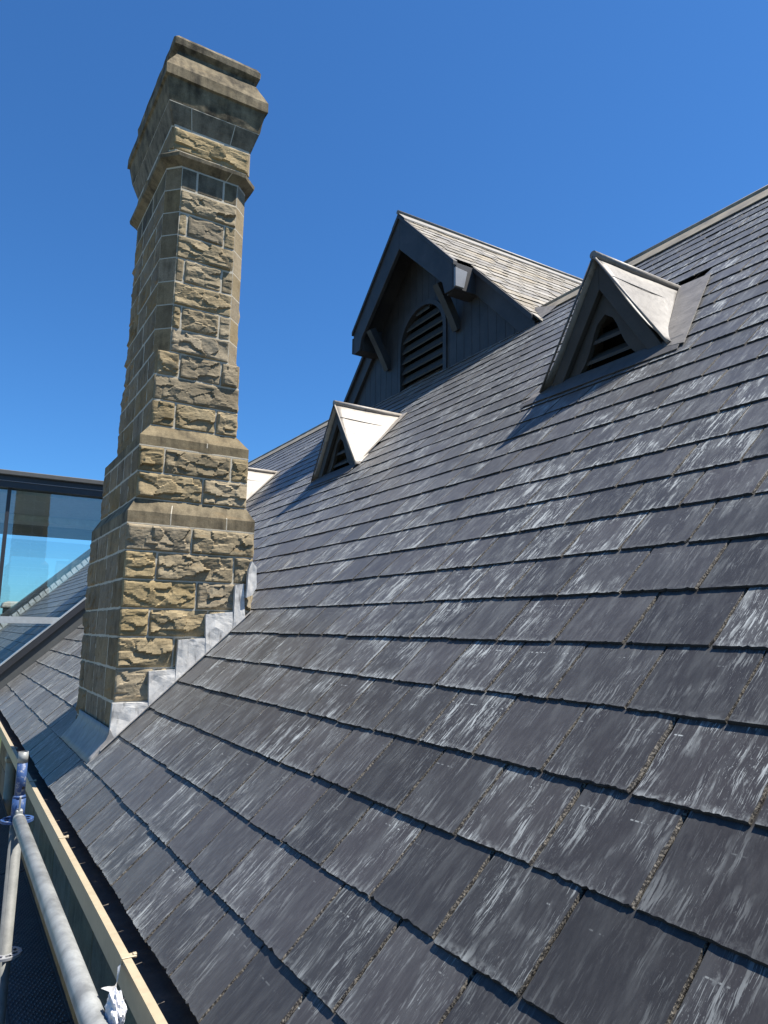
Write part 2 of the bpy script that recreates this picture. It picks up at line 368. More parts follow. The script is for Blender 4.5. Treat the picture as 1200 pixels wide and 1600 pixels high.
for k in range(40):
    V, F, MI = slate_geo(vr, True)
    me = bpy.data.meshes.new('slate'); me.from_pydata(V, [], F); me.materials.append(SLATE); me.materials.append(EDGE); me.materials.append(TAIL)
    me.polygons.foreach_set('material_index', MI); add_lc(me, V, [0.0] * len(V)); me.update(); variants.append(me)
rot = FR.to_4x4()
# the openings in the slating: chimney, three vents, the cross gable
CHX0, CHX1, CHY0, CHY1 = 0.265, 1.05, 4.30, 5.51
VX, VH, VW = 2.60, 0.72, 0.437
VENTS = [2.76, 6.17, 9.55]
def blocked(s, y):
    P = RP(s, y)
    if CHX0 + 0.1 < P.x < CHX1 - 0.1 and CHY0 + 0.13 < y < CHY1 - 0.1: return True
    for vy in VENTS:
        k = (P.x - VX) / (VH / math.tan(TH))
        if -0.02 < k < 1.0 and abs(y - vy) < VW * (1 - k) - 0.08: return True
    if 4.66 < s < 4.88 and 2.56 < y < 2.93: return True  # slates left out; this gap is shaped to give the shadow under the course above
    gz = 6.27 - abs(y - 7.28) * 1.0
    if P.x > 4.40 and P.z < gz - 0.12: return True
    return False
places = []
for j in range(-1, 31):
    st = 0.207 + GA * j if j >= 0 else 0.0
    if j >= 29: break
    off = (0.107 + 0.0066 * j if j % 2 == 0 else 0.230 + 0.0066 * (j - 1)) * 1.05
    k0 = int((Y0 - off) / WD) - 1
    y = off + k0 * WD
    while y < Y1:
        yc = y + WD / 2
        if yc - WD / 2 > Y0 - 0.05 and yc < Y1 and not blocked(st + GA / 2, yc):
            places.append((st, yc + rng.uniform(-0.0012, 0.0012)))
        y += WD
def area(p):
    st, yc = p
    q = []
    for a, b in ((0, -1), (0, 1), (1, 1), (1, -1)):
        X = proj(RP(st + a * GA, yc + b * WD / 2, 0.01))
        if X[2] < 0.1: return 0
        q.append(X)
    cx = sum(x[0] for x in q) / 4; cy = sum(x[1] for x in q) / 4
    if not (-40 < cx < 1240 and 250 < cy < 1640): return 0
    if 0.2 < st < 3.5 and yc > 5.5 and cx < 390: return 0.3
    return abs(sum(q[i][0] * q[(i + 1) % 4][1] - q[(i + 1) % 4][0] * q[i][1] for i in range(4))) / 2
places.sort(key=area, reverse=True)
for i, (st, yc) in enumerate(places[:300]):
    o = bpy.data.objects.new('slate', variants[i % 40 if i < 40 else rng.randrange(40)])
    o.matrix_world = Matrix.Translation(RP(st, yc)) @ rot
    link(o, roof)
V = []; F = []; MI = []; LC = []; RN = []
low = [slate_geo(vr, False) for k in range(60)]; mid = [slate_geo(vr, True) for k in range(20)]
for q, (st, yc) in enumerate(places[300:]):
    v, f, mi = rng.choice(mid if q < 500 else low); b = len(V); base = RP(st, yc); rv = rng.random(); dn = rng.uniform(-0.0008, 0.0008)
    V += [base + FR @ Vector((x[0], x[1], x[2] + dn)) for x in v]; F += [tuple(i + b for i in g) for g in f]; MI += mi
    LC += v; RN += [rv] * len(v)
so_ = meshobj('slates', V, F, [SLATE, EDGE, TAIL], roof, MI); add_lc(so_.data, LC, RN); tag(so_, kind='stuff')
# ridge capping: pale lead roll over a flashing strip, in lengths
yy = Y0
while yy < Y1:
    y2 = min(yy + 1.83, Y1)
    if not (yy > 5.4 and y2 < 9.1):
        bm = bmesh.new()
        add_solid(bm, [RP(SR - 0.20, yy + 0.004, 0.024), RP(SR - 0.20, yy + 0.004, 0.030), RP(SR + 0.02, yy + 0.004, 0.044), RP(SR + 0.02, yy + 0.004, 0.030)], (0, y2 - yy - 0.008, 0))
        add_tube(bm, (RX + 0.0, yy + 0.004, RZ + 0.058), (RX + 0.0, y2 - 0.004, RZ + 0.058), 0.022, n=12)
        bmobj('ridge_cap', bm, simple('ridge_lead', (0.42, 0.36, 0.26), (0.25, 0.22, 0.17), 6, 0.6) if 'ridge_lead' not in bpy.data.materials else bpy.data.materials['ridge_lead'], roof)
    yy = y2

# ---- gable of the cross roof ------------------------------------------------
GY, GZ, GX0, GXW = 7.28, 6.30, 4.0, 4.36     # centre line, ridge height, barge plane, wall plane
gab = thing('cross_gable', 'dark grey timber gable with arched louvre and lichened slate roof, behind the slope', 'gable', (GXW, GY, 4.1))
def gz_at(y, d=0.0): return GZ - abs(y - GY) - d
# arched opening
def arch(hw, zs, zb, x, k=14):
    pts = [(x, GY - 0.02 - hw, zb), (x, GY - 0.02 + hw, zb)]
    for i in range(k + 1):
        a = math.pi * i / k; pts.append((x, GY - 0.02 + hw * math.cos(a), zs + hw * 0.92 * math.sin(a)))
    return pts
hw = 0.50
base = GZ - 2.35
plate('wall', [(GXW, GY - 2.12, gz_at(GY + 2.12, 0.12)), (GXW, GY - 2.12, base), (GXW, GY + 2.12, base), (GXW, GY + 2.12, gz_at(GY + 2.12, 0.12)), (GXW, GY, GZ - 0.12)],
      arch(hw, 4.66, 4.0, GXW)[::-1], (0.10, 0, 0), PAINT, gab)
for i in range(-13, 14):                                          # cover strips of the boarding
    y = GY - 0.02 + i * 0.148
    ztop = gz_at(y, 0.18); zb = 3.98
    if abs(y - GY + 0.02) < hw + 0.07: zb = 4.66 + math.sqrt(max(0, (hw + 0.07) ** 2 - (y - GY + 0.02) ** 2)) * 0.92
    if ztop - zb > 0.1: box('cover_strip', (GXW - 0.0025, y - 0.004, zb), (GXW + 0.005, y + 0.004, ztop), PAINT, gab)
tri = plate('louvre_frame', arch(hw + 0.055, 4.66, 3.99, GXW - 0.02), arch(hw - 0.012, 4.66, 4.02, GXW - 0.02)[::-1], (0.07, 0, 0), PAINT, gab)
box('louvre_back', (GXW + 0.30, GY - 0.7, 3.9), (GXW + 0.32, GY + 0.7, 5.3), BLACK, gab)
for i in range(8):
    z = 4.02 + i * 0.145
    half = hw - 0.005 if z + 0.06 < 4.66 else math.sqrt(max(0.0, hw ** 2 - ((z + 0.06 - 4.66) / 0.92) ** 2)) - 0.01
    if half > 0.08:
        solid('louvre_slat', [(GXW + 0.012, GY - 0.02 - half, z), (GXW + 0.004, GY - 0.02 - half, z + 0.018), (GXW + 0.066, GY - 0.02 - half, z + 0.135), (GXW + 0.074, GY - 0.02 - half, z + 0.117)], (0, 2 * half, 0), PAINTV, tri)
# upper barge boards with their boxed ends, on brackets
R0 = 1.16
for s in (-1, 1):
    def Y(d): return GY + s * d
    pts = [(GX0, Y(0), GZ - 0.03), (GX0, Y(R0), GZ - R0 - 0.03), (GX0, Y(R0), GZ - R0 - 0.37), (GX0, Y(R0 - 0.15), GZ - R0 - 0.36), (GX0, Y(R0 - 0.20), GZ - R0 - 0.20), (GX0, Y(0), GZ - 0.47)]
    solid('barge_board', pts, (0.05, 0, 0), PAINT, gab, 0.004)
    solid('barge_capping', [(GX0 - 0.025, Y(-0.0), GZ + 0.02), (GX0 - 0.025, Y(R0 + 0.05), GZ - R0 - 0.03), (GX0 - 0.025, Y(R0 + 0.05), GZ - R0 - 0.085), (GX0 - 0.025, Y(0.0), GZ - 0.035)], (0.06, 0, 0), PAINT, gab, 0.003)
    solid('soffit_board', [(GX0 + 0.05, Y(0), GZ - 0.12), (GX0 + 0.05, Y(R0), GZ - R0 - 0.12), (GX0 + 0.05, Y(R0), GZ - R0 - 0.15), (GX0 + 0.05, Y(0), GZ - 0.15)], (GXW - GX0 - 0.05, 0, 0), PAINT, gab)
    solid('purlin', [(GX0 + 0.05, Y(R0 - 0.17), GZ - R0 - 0.02), (GX0 + 0.05, Y(R0), GZ - R0 - 0.035), (GX0 + 0.05, Y(R0), GZ - R0 - 0.365), (GX0 + 0.05, Y(R0 - 0.17), GZ - R0 - 0.365)], (GXW - GX0 - 0.05, 0, 0), PAINT, gab, 0.004)
    # boxed eaves return with its tapered end block
    solid('eaves_box', [(GX0 + 0.002, Y(R0 + 0.002), GZ - R0 - 0.045), (GXW, Y(R0 + 0.002), GZ - R0 - 0.045), (GXW, Y(R0 + 0.002), GZ - R0 - 0.365), (GX0 + 0.002, Y(R0 + 0.002), GZ - R0 - 0.365)], (0, s * 0.035, 0), PAINT, gab, 0.003)
    solid('end_block', [(GX0 - 0.004, Y(R0 + 0.037), GZ - R0 - 0.12), (GX0 + 0.17, Y(R0 + 0.037), GZ - R0 - 0.135), (GX0 + 0.12, Y(R0 + 0.037), GZ - R0 - 0.35), (GX0 - 0.004, Y(R0 + 0.037), GZ - R0 - 0.35)], (0, s * 0.03, 0), LIGHTP if s < 0 else PAINT, gab, 0.003)  # low-y block is paler: the sunlight on its face is painted in
    yb = Y(R0 - 0.37 if s < 0 else R0 - 0.36)
    # curved bracket: strut with a slight belly
    P0, P1 = Vector((GX0 + 0.06, 0, GZ - R0 - 0.12)), Vector((GXW + 0.0, 0, 4.50)); bm = bmesh.new(); prev = []
    outp = []; inp = []
    for i in range(9):
        q = i / 8; c = P0.lerp(P1, q) + Vector((0.008, 0, 0.004)) * math.sin(math.pi * q); d = (P1 - P0).normalized(); nn = Vector((-d.z, 0, d.x)) * 0.05
        outp.append(c + nn); inp.append(c - nn)
    add_solid(bm, [Vector((p.x, yb - 0.05, p.z)) for p in outp + inp[::-1]], (0, 0.10, 0)); bmobj('bracket', bm, PAINT, gab)
    # lower, flush barge
    q0, q1 = R0 + 0.02, 2.16
    solid('lower_barge', [(GXW - 0.05, Y(q0), GZ - q0 - 0.05), (GXW - 0.05, Y(q1), GZ - q1 - 0.05), (GXW - 0.05, Y(q1), GZ - q1 - 0.33), (GXW - 0.05, Y(q0), GZ - q0 - 0.33)], (0.05, 0, 0), PAINT, gab, 0.004)
    solid('lower_capping', [(GXW - 0.09, Y(q0 + 0.02), GZ - q0 - 0.01), (GXW - 0.09, Y(q1), GZ - q1 + 0.01), (GXW - 0.09, Y(q1), GZ - q1 - 0.06), (GXW - 0.09, Y(q0 + 0.02), GZ - q0 - 0.08)], (0.06, 0, 0), PAINT, gab, 0.003)
    # roof deck and slates of this side
    XE = 9.5
    meshobj('roof_boarding', [(GX0 + 0.03, Y(0), GZ - 0.03), (XE, Y(0), GZ - 0.03), (XE, Y(R0), GZ - R0 - 0.03), (GX0 + 0.03, Y(R0), GZ - R0 - 0.03)], [(0, 1, 2, 3)], FELT, gab)
    meshobj('roof_boarding', [(GXW - 0.06, Y(R0), GZ - R0 - 0.03), (XE, Y(R0), GZ - R0 - 0.03), (XE, Y(3.3), GZ - 3.33), (GXW - 0.06, Y(3.3), GZ - 3.33)], [(0, 1, 2, 3)], FELT, gab)
    c45 = math.sqrt(0.5); upv = Vector((0, -s * c45, c45)); nv = Vector((0, s * c45, c45)); uv = Vector((1, 0, 0))
    FG = Matrix((( uv.x, upv.x, nv.x), (uv.y, upv.y, nv.y), (uv.z, upv.z, nv.z)))
    V = []; F = []; MI = []; LC = []; RN = []
    g2 = 0.172
    for j in range(0, 26):
        d = 3.2 / c45 - g2 * j
        if d < 0.16: break
        x0 = (GX0 - 0.01 if d * c45 < R0 + 0.03 else GXW - 0.075) + (0.0 if j % 2 else 0.12)
        if j % 2 == 0:
            x0 -= 0.12
        x = x0
        first = True
        while x < XE:
            wd_ = 0.125 if (first and j % 2) else 0.249
            v, f, mi = slate_geo(vr, False, 0.25, wd_ - 0.006, 0.009); b = len(V); rv = vr.random(); lift = vr.uniform(-0.002, 0.004)
            o3 = Vector((x + wd_ / 2, GY + s * d * c45, GZ - d * c45)) + Vector((0, s * 0.0, 0))
            V += [o3 + FG @ Vector((q[0], q[1], q[2] + lift)) for q in v]; F += [tuple(i + b for i in g_) for g_ in f]; MI += mi; LC += v; RN += [rv] * len(v)
            x += wd_; first = False
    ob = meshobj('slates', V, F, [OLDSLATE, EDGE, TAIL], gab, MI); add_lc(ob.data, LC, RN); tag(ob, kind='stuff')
    bmx = bmesh.new(); add_solid(bmx, [(GX0 - 0.02, Y(0.0), GZ + 0.045), (GX0 - 0.02, Y(0.15), GZ - 0.105), (GX0 - 0.02, Y(0.15), GZ - 0.12), (GX0 - 0.02, Y(0), GZ + 0.030)], (XE - GX0, 0, 0)); bmobj('ridge_flashing', bmx, LEADG, gab)
bm = bmesh.new(); add_tube(bm, (GX0 - 0.03, GY, GZ + 0.05), (XE, GY, GZ + 0.05), 0.028, n=12); bmobj('ridge_roll', bm, LEADG, gab)
# lead dressed where the low corners meet the ridge
for s in (-1, 1):
    yc = GY + s * 2.12
    meshobj('corner_flashing', [RP(5.93, yc - s * 0.02, 0.03), RP(5.96, yc + s * 0.10, 0.03), RP(6.20, yc + s * 0.16, 0.032), RP(6.22, yc - s * 0.1, 0.12), RP(6.05, yc - s * 0.06, 0.08)], [(0, 1, 2, 3, 4)], LEADG, gab)

# ---- small lead-roofed vents ---------------------------------------------------
def vent(vy, label, lead, flange):
    t = thing('roof_vent', label, 'roof vent', RP(VX / UPV.x, vy), 'triangular louvred vents along the slope')
    bz = VX * math.tan(TH)
    def P(x, y, z): return Vector((VX + x, vy + y, bz + z))
    back = VH / math.tan(TH)
    # face board with a pointed opening that spreads at its foot
    ow = 0.20
    prof = []
    for i in range(9):                                         # right flank from foot to point
        q = i / 8; z = 0.012 + 0.36 * q
        y = 0.135 * (1 - q) ** 4.0 + 0.135 * math.sqrt(max(0, 1 - q ** 1.7))
        prof.append((y, z))
    inner = [P(0.03, y, z) for y, z in prof] + [P(0.03, -y, z) for y, z in prof[-2::-1]]
    kx = VW - 0.035
    fb = plate('face_board', [P(0.03, kx, 0.0), P(0.03, 0, VH - 0.06), P(0.03, -kx, 0.0)], inner[::-1], (0.035, 0, 0), PAINTV, t)
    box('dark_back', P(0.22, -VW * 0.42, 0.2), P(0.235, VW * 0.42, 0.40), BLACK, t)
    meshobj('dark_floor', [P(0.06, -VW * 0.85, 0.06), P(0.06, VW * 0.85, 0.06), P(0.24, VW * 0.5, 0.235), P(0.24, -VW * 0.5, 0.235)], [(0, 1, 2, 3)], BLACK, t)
    for z, hwid in ((0.10, 0.17), (0.215, 0.13)):
        solid('louvre_slat', [P(0.045, -hwid, z), P(0.045, -hwid, z + 0.022), P(0.125, -hwid, z + 0.092), P(0.125, -hwid, z + 0.07)], (0, 2 * hwid, 0), PAINTV, fb)
    for s in (-1, 1):
        d = Vector((0, s * VW, -VH)).normalized(); nrm = Vector((0, -d.z * s, d.y * s)) if False else None
        solid('barge_board', [P(-0.012, 0, VH - 0.015), P(-0.012, s * (VW + 0.0), -0.005), P(-0.012, s * (VW - 0.095), -0.005), P(-0.012, 0, VH - 0.20)], (0.036, 0, 0), PAINTV, t, 0.003)
        # lead side: a sheet that flares slightly where it meets the slates
        n1, n2 = 10, 10; V = []; F = []
        for i in range(n1 + 1):
            a = i / n1                                          # 0 ridge, 1 foot
            fl = 0.05 * max(0, a - 0.6) ** 2 / 0.16
            f0 = P(-0.045, s * (VW * a + fl), VH * (1 - a) + 0.008)
            b0 = P(back + (0 - back) * a + 0.02, s * (VW * a + fl), VH * (1 - a) + 0.012)
            for k in range(n2 + 1):
                q = k / n2; p = f0.lerp(b0, q)
                p += Vector((0, s * 0.8, 0.5)) * (0.006 * noise.noise(p * 5.0) - 0.012 * math.sin(math.pi * a) * math.sin(math.pi * min(1, q * 1.1)))
                V.append(p)
        for i in range(n1):
            for k in range(n2):
                q0 = i * (n2 + 1) + k; f = (q0, q0 + 1, q0 + n2 + 2, q0 + n2 + 1); F.append(f if s > 0 else f[::-1])
        o = meshobj('lead_side', V, F, lead, t, smooth=True)
        md = o.modifiers.new('thick', 'SOLIDIFY'); md.thickness = 0.004; md.offset = 0
        bm = bmesh.new(); add_tube(bm, P(-0.05, 0, VH + 0.008), P(-0.05, s * (VW + 0.045), 0.0), 0.007, n=8); bmobj('rolled_edge', bm, lead if s < 0 else LEADA, t)
        # welted seam a little below the ridge
        bm = bmesh.new(); add_tube(bm, P(-0.045, s * VW * 0.24, VH * 0.78), P(back * 0.80, s * VW * 0.24, VH * 0.76), 0.0035, n=6); bmobj('seam', bm, LEADD, t)
        # flange lying on the slates beside the vent
        s0 = VX / UPV.x
        e = flange
        A = [RP(s0 - 0.05, vy + s * (VW + 0.02), 0.024), RP(s0 - 0.10, vy + s * (VW + e), 0.024), RP(s0 + back / UPV.x + 0.02, vy + s * (0.06 + e), 0.024), RP(s0 + back / UPV.x + 0.02, vy, 0.03)]
        solid('flange', A if s < 0 else A[::-1], NV * 0.004, lead, t)
    bm = bmesh.new(); add_tube(bm, P(-0.055, 0, VH + 0.015), P(back + 0.03, 0, VH + 0.012), 0.026, n=12); bmobj('ridge_roll', bm, lead if lead is not LEADG else LEADG, t, False)
    s0 = VX / UPV.x
    solid('apron', [RP(s0 + 0.04, vy - VW - flange * 0.6, 0.026), RP(s0 - 0.15, vy - VW - flange * 0.9, 0.022), RP(s0 - 0.15, vy + VW + flange * 0.9, 0.022), RP(s0 + 0.04, vy + VW + flange * 0.6, 0.026)], NV * 0.003, LEADA, t)
    return t
vent(VENTS[0], 'triangular louvred vent with dull grey lead sides and wide flange beside a dark slot', LEADG, 0.17)
vent(VENTS[1], 'triangular louvred vent with whitened lead side, in front of the dark timber gable', LEADV, 0.035)
vent(VENTS[2], 'whitened lead vent half hidden behind the stone chimney', LEADV, 0.035)

# ---- gutter --------------------------------------------------------------------
gut = thing('gutter', 'cream metal eaves gutter with a dark silted channel, along the slate edge', 'gutter', (-0.085, 0, -0.07))
prof = [(-0.085, 0.004), (-0.085, -0.068), (-0.060, -0.078), (0.055, -0.078), (0.055, -0.012), (0.052, -0.012), (0.052, -0.075), (-0.058, -0.075), (-0.0825, -0.066), (-0.0825, -0.006), (-0.062, -0.006), (-0.062, 0.004)]
V = []; F = []
for y in (-2.9, 10.25):
    V += [(x, y, z) for x, z in prof]
n = len(prof)
F = [tuple(range(n))[::-1], tuple(range(n, 2 * n))] + [(i, (i + 1) % n, n + (i + 1) % n, n + i) for i in range(n)]
meshobj('trough', V, F, CREAM, gut)
bm = bmesh.new(); add_box(bm, (-0.057, -2.89, -0.0745), (0.0515, 10.24, -0.052)); bmesh.ops.subdivide_edges(bm, edges=[e for e in bm.edges if abs((e.verts[0].co - e.verts[1].co).y) > 1], cuts=160)
for v in bm.verts:
    if v.co.z > -0.06: v.co.z += 0.006 * noise.noise(v.co * 6)
bmobj('silt', bm, SILT, gut)
YC1 = on(203, 1493, 2, 0.006).y; YC2 = on(97, 1308, 2, 0.006).y
for y in (YC1, YC2, YC2 + (YC2 - YC1), YC2 + 2 * (YC2 - YC1), YC1 - (YC2 - YC1)):
    bm = bmesh.new(); add_box(bm, (-0.0875, y - 0.012, -0.01), (-0.0855, y + 0.012, 0.0065)); add_box(bm, (-0.0875, y - 0.012, 0.0045), (-0.048, y + 0.012, 0.0075)); add_box(bm, (-0.056, y - 0.006, -0.0), (-0.046, y + 0.006, 0.011)); bevel(bm, 0.0015)
    bmobj('clip', bm, CREAM, gut)
# fascia behind the gutter
box('fascia', (0.058, -2.9, -0.16), (0.085, 10.25, -0.022), FELT, gut)

# ---- wall below the eaves ------------------------------------------------------
WXF = 0.13
wall = thing('stone_wall', 'brown sandstone block wall in shade below the cream gutter', 'wall', (WXF, 0, -5.2))
box('core', (WXF + 0.006, Y0, -5.2), (WXF + 0.5, 10.2, -0.06), MORTAR, wall)
WSTONE = mat_stone('wall_sandstone', (0.20, 0.16, 0.10), (0.29, 0.235, 0.15), (0.09, 0.075, 0.055), 0.35)
wr = random.Random(11)
for j in range(8):
    z1 = -0.13 - j * 0.29; y = 0.3 + (0.3 if j % 2 else 0)
    while y < 10.0:
        L = 0.55 + wr.uniform(-0.12, 0.2)
        e = min(y + L, 10.15)
        bm = bmesh.new(); add_box(bm, (WXF - wr.uniform(0.0, 0.006), y + 0.004, z1 - 0.283), (WXF + 0.05, e - 0.004, z1)); bevel(bm, 0.006)
        bmobj('stone', bm, WSTONE, wall); y = e

# ================================================================== CHIMNEY
CX, CY = 0.657, 4.905
chim = thing('chimney', 'tall rock-faced sandstone chimney with white pointing, stepped base and heavy moulded cap', 'chimney', (CX, CY, 0.2))
def octo(hx, hy, ch, z):
    c = max(ch, 0.0005)
    return [Vector((CX + a, CY + b, z)) for a, b in ((-hx, -hy + c), (-hx + c, -hy), (hx - c, -hy), (hx, -hy + c), (hx, hy - c), (hx - c, hy), (-hx + c, hy), (-hx, hy - c))]
def loft(name, levels, mat, parent, cuts=0, amp=0.0, seed=0.0):
    bm = bmesh.new(); R = [[bm.verts.new(p) for p in octo(*l)] for l in levels]
    for a, b in zip(R, R[1:]):
        for i in range(8): bm.faces.new((a[i], a[(i + 1) % 8], b[(i + 1) % 8], b[i]))
    bm.faces.new(R[0][::-1]); bm.faces.new(R[-1])
    if cuts:
        es = [e for e in bm.edges if e.calc_length() > 0.12]
        bmesh.ops.subdivide_edges(bm, edges=es, cuts=cuts, use_grid_fill=True)
        bmesh.ops.triangulate(bm, faces=[f for f in bm.faces if len(f.verts) > 4])
        for v in bm.verts:
            q = v.co * 9 + Vector((seed, 0, 0)); k = Vector((noise.noise(q), noise.noise(q + Vector((7, 0, 0))), noise.noise(q + Vector((0, 9, 0)))))
            q2 = v.co * 34; k += 0.5 * Vector((noise.noise(q2), noise.noise(q2 + Vector((7, 0, 0))), noise.noise(q2 + Vector((0, 9, 0)))))
            v.co += k * amp
    return bmobj(name, bm, mat, parent)
A1, B1 = 0.392, 0.605       # half sizes of the three stages
A2, B2 = 0.345, 0.562
A3, B3 = 0.275, 0.510
c_ = 0.084
D = -0.0020
# mortar core, just behind the faces of the stones
loft('mortar_core', [(A1 - D, B1 - D, 0.009, -0.2), (A1 - D, B1 - D, 0.009, 1.50), (A2 - D, B2 - D, 0.009, 1.58), (A2 - D, B2 - D, 0.009, 1.99), (A3 - D, B3 - D, 0.009, 2.05), (A3 - D, B3 - D, 0.009, 2.46), (A3 - D, B3 - D, 0.018, 2.50), (A3 - D, B3 - D, c_, 2.62), (A3 - D, B3 - D, c_, 3.93), (A3 - D, B3 - D, 0.03, 4.03), (A3 - D, B3 - D, 0.018, 4.21), (A3 - D, B3 - D, 0.0, 4.25)], MORTAR, chim)
def rock_stone(face, a0, a1, z0, z1, hx, hy, bulge, res, mat, seed, flat=False, g0=True, g1=True):
    """a rock-faced block on one face of the shaft; a0..a1 runs along the face, z0..z1 up"""
    g = 0.0035
    a0 += g if g0 else -0.001; a1 -= g if g1 else -0.001; z0 += g; z1 -= g
    W, Hh = a1 - a0, z1 - z0
    if W < 0.015: return
    nu = max(3, int(W / res)); nv = max(3, int(Hh / res))
    O = {'S': Vector((CX, CY - hy, 0)), 'W': Vector((CX - hx, CY, 0)), 'E': Vector((CX + hx, CY, 0)), 'N': Vector((CX, CY + hy, 0))}[face]
    U = {'S': Vector((1, 0, 0)), 'W': Vector((0, -1, 0)), 'E': Vector((0, 1, 0)), 'N': Vector((-1, 0, 0))}[face]
    Nn = {'S': Vector((0, -1, 0)), 'W': Vector((-1, 0, 0)), 'E': Vector((1, 0, 0)), 'N': Vector((0, 1, 0))}[face]
    V = []; F = []
    sd_ = seed * 3.7; rr = random.Random(seed)
    mg = 0.004
    # fracture cells, each a tilted plane: the broken face left by the mason's punch
    cells = []
    for _ in range(max(4, int(W * Hh * 190) + 4)):
        cu, cv = rr.uniform(0, W), rr.uniform(0, Hh)
        dome = 1 - 0.55 * max(abs(cu / W - 0.5), abs(cv / Hh - 0.5)) * 2
        cells.append((cu, cv, dome * rr.uniform(0.55, 1.15), rr.uniform(-6, 6), rr.uniform(-15, 9)))
    for j in range(nv + 1):
        for i in range(nu + 1):
            u = W * i / nu; v = Hh * j / nv
            d = min(u, W - u, v, Hh - v)
            e = min(1.0, max(0.0, (d - mg * (0.15 + 0.9 * abs(noise.noise((u * 17, v * 17, sd_))))) / 0.013)); e = e * (2 - e)
            p = Vector((u * 7.0, v * 13.0, sd_))
            wu = u + 0.022 * noise.noise(p * 1.7) + 0.006 * noise.noise(p * 6); wv = v + 0.012 * noise.noise(p * 1.7 + Vector((9, 4, 2))) + 0.004 * noise.noise(p * 6 + Vector((3, 3, 3)))
            best = None; bd = 9
            for c in cells:
                q = (wu - c[0]) ** 2 * 0.55 + (wv - c[1]) ** 2 * 1.7
                if q < bd: bd = q; best = c
            w = best[2] + best[3] * (wu - best[0]) + best[4] * (wv - best[1]) + 0.13 * noise.noise(p * 2.6) + 0.07 * noise.noise(p * 7.0)
            h = max(bulge * e * min(1.5, max(0.10, w)), 0.0018 * e)
            if flat: h = (0.0020 + 0.001 * abs(noise.noise(p * 2))) * (1 if d > 0.004 else 0)
            ju = 0.0015 * noise.noise(Vector((u * 30, v * 30, sd_ + 1))) if d < 1e-6 else 0
            V.append(O + U * (a0 + u) + Vector((0, 0, z0 + v + ju)) + Nn * (h + 0.0012))
    for j in range(nv):
        for i in range(nu):
            q = j * (nu + 1) + i; F.append((q, q + 1, q + nu + 2, q + nu + 1))
    # sides running back into the core
    ringi = [i for i in range(nu + 1)] + [(j + 1) * (nu + 1) - 1 for j in range(1, nv + 1)] + [nv * (nu + 1) + i for i in range(nu - 1, -1, -1)] + [j * (nu + 1) for j in range(nv - 1, 0, -1)]
    b = len(V); V += [V[i] - Nn * 0.02 for i in ringi]; k = len(ringi)
    for q in range(k): F.append((ringi[q], b + q, b + (q + 1) % k, ringi[(q + 1) % k]))
    F.append(tuple(b + q for q in range(k))[::-1])
    return meshobj('stone', V, F, mat, chim)
sr = random.Random(5); sc = [0]
def course(z0, z1, hx, hy, ch, joints, flat=False, mat=STONE, only=None):
    for face in 'SWEN':
        if only and face not in only: continue
        h = hx if face in 'SN' else hy
        lo, hi = -h + ch, h - ch
        if ch == 0 and face in 'WE': lo, hi = lo + 0.0, hi - 0.0
        if face == 'S': cuts = [lo + (hi - lo) * q for q in joints]
        elif face == 'N': cuts = [lo + (hi - lo) * 0.5]
        else:
            cuts = []; a = lo + sr.uniform(0.16, 0.34)
            while a < hi - 0.14: cuts.append(a); a += sr.uniform(0.2, 0.42)
        ed = [lo] + cuts + [hi]
        res = 0.0085 if face == 'S' else (0.012 if face == 'W' else 0.035)
        for a, b in zip(ed, ed[1:]):
            sc[0] += 1
            bl = 0.024 if face == 'S' else ((0.007 if a > -0.35 else 0.014) if face == 'W' else 0.024)
            small = (b - a) < 0.09
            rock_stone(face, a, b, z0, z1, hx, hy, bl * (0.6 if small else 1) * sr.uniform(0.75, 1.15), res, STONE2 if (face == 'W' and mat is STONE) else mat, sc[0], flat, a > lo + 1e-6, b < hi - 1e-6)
    if ch > 0:                                          # dressed chamfer stones at the four corners
        for sx, sy in ((-1, -1), (1, -1), (1, 1), (-1, 1)):
            p0 = Vector((CX + sx * (hx - ch), CY + sy * hy, 0)); p1 = Vector((CX + sx * hx, CY + sy * (hy - ch), 0)); nn = Vector((sx, sy, 0)).normalized()
            bm = bmesh.new(); g = 0.0035
            add_solid(bm, [p0 + Vector((0, 0, z0 + g)) + nn * 0.0030, p1 + Vector((0, 0, z0 + g)) + nn * 0.0030, p1 + Vector((0, 0, z1 - g)) + nn * 0.0030, p0 + Vector((0, 0, z1 - g)) + nn * 0.0030], -nn * 0.02)
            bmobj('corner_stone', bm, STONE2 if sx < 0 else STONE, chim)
zs1 = [-0.05, 0.10, 0.285, 0.472, 0.659, 0.836, 1.0, 1.168, 1.336, 1.496]
J1 = [[0.3], [0.4], [], [0.265], [0.40], [0.205, 0.65], [0.55], [0.233, 0.84], [0.49]]
for i in range(len(zs1) - 1): course(zs1[i], zs1[i + 1], A1, B1, 0, J1[i])
loft('offset_course', [(A1 + 0.002, B1 + 0.002, 0.0, 1.499), (A1 + 0.002, B1 + 0.002, 0, 1.572), (A2 + 0.004, B2 + 0.004, 0, 1.653)], MOULD, chim, 14, 0.0022, 1)
course(1.656, 1.823, A2, B2, 0, [0.58]); course(1.823, 1.984, A2, B2, 0, [0.22, 0.835])
loft('offset_course', [(A2 + 0.002, B2 + 0.002, 0, 1.987), (A2 + 0.002, B2 + 0.002, 0, 2.050), (A3 + 0.004, B3 + 0.004, 0, 2.130)], MOULD, chim, 14, 0.0022, 2)
course(2.133, 2.300, A3, B3, 0, [0.255, 0.737]); course(2.300, 2.465, A3, B3, 0, []); course(2.465, 2.63, A3, B3, 0.012, [0.26, 0.78])
zz = [2.63, 2.79, 2.953, 3.115, 3.28, 3.443, 3.605, 3.77]
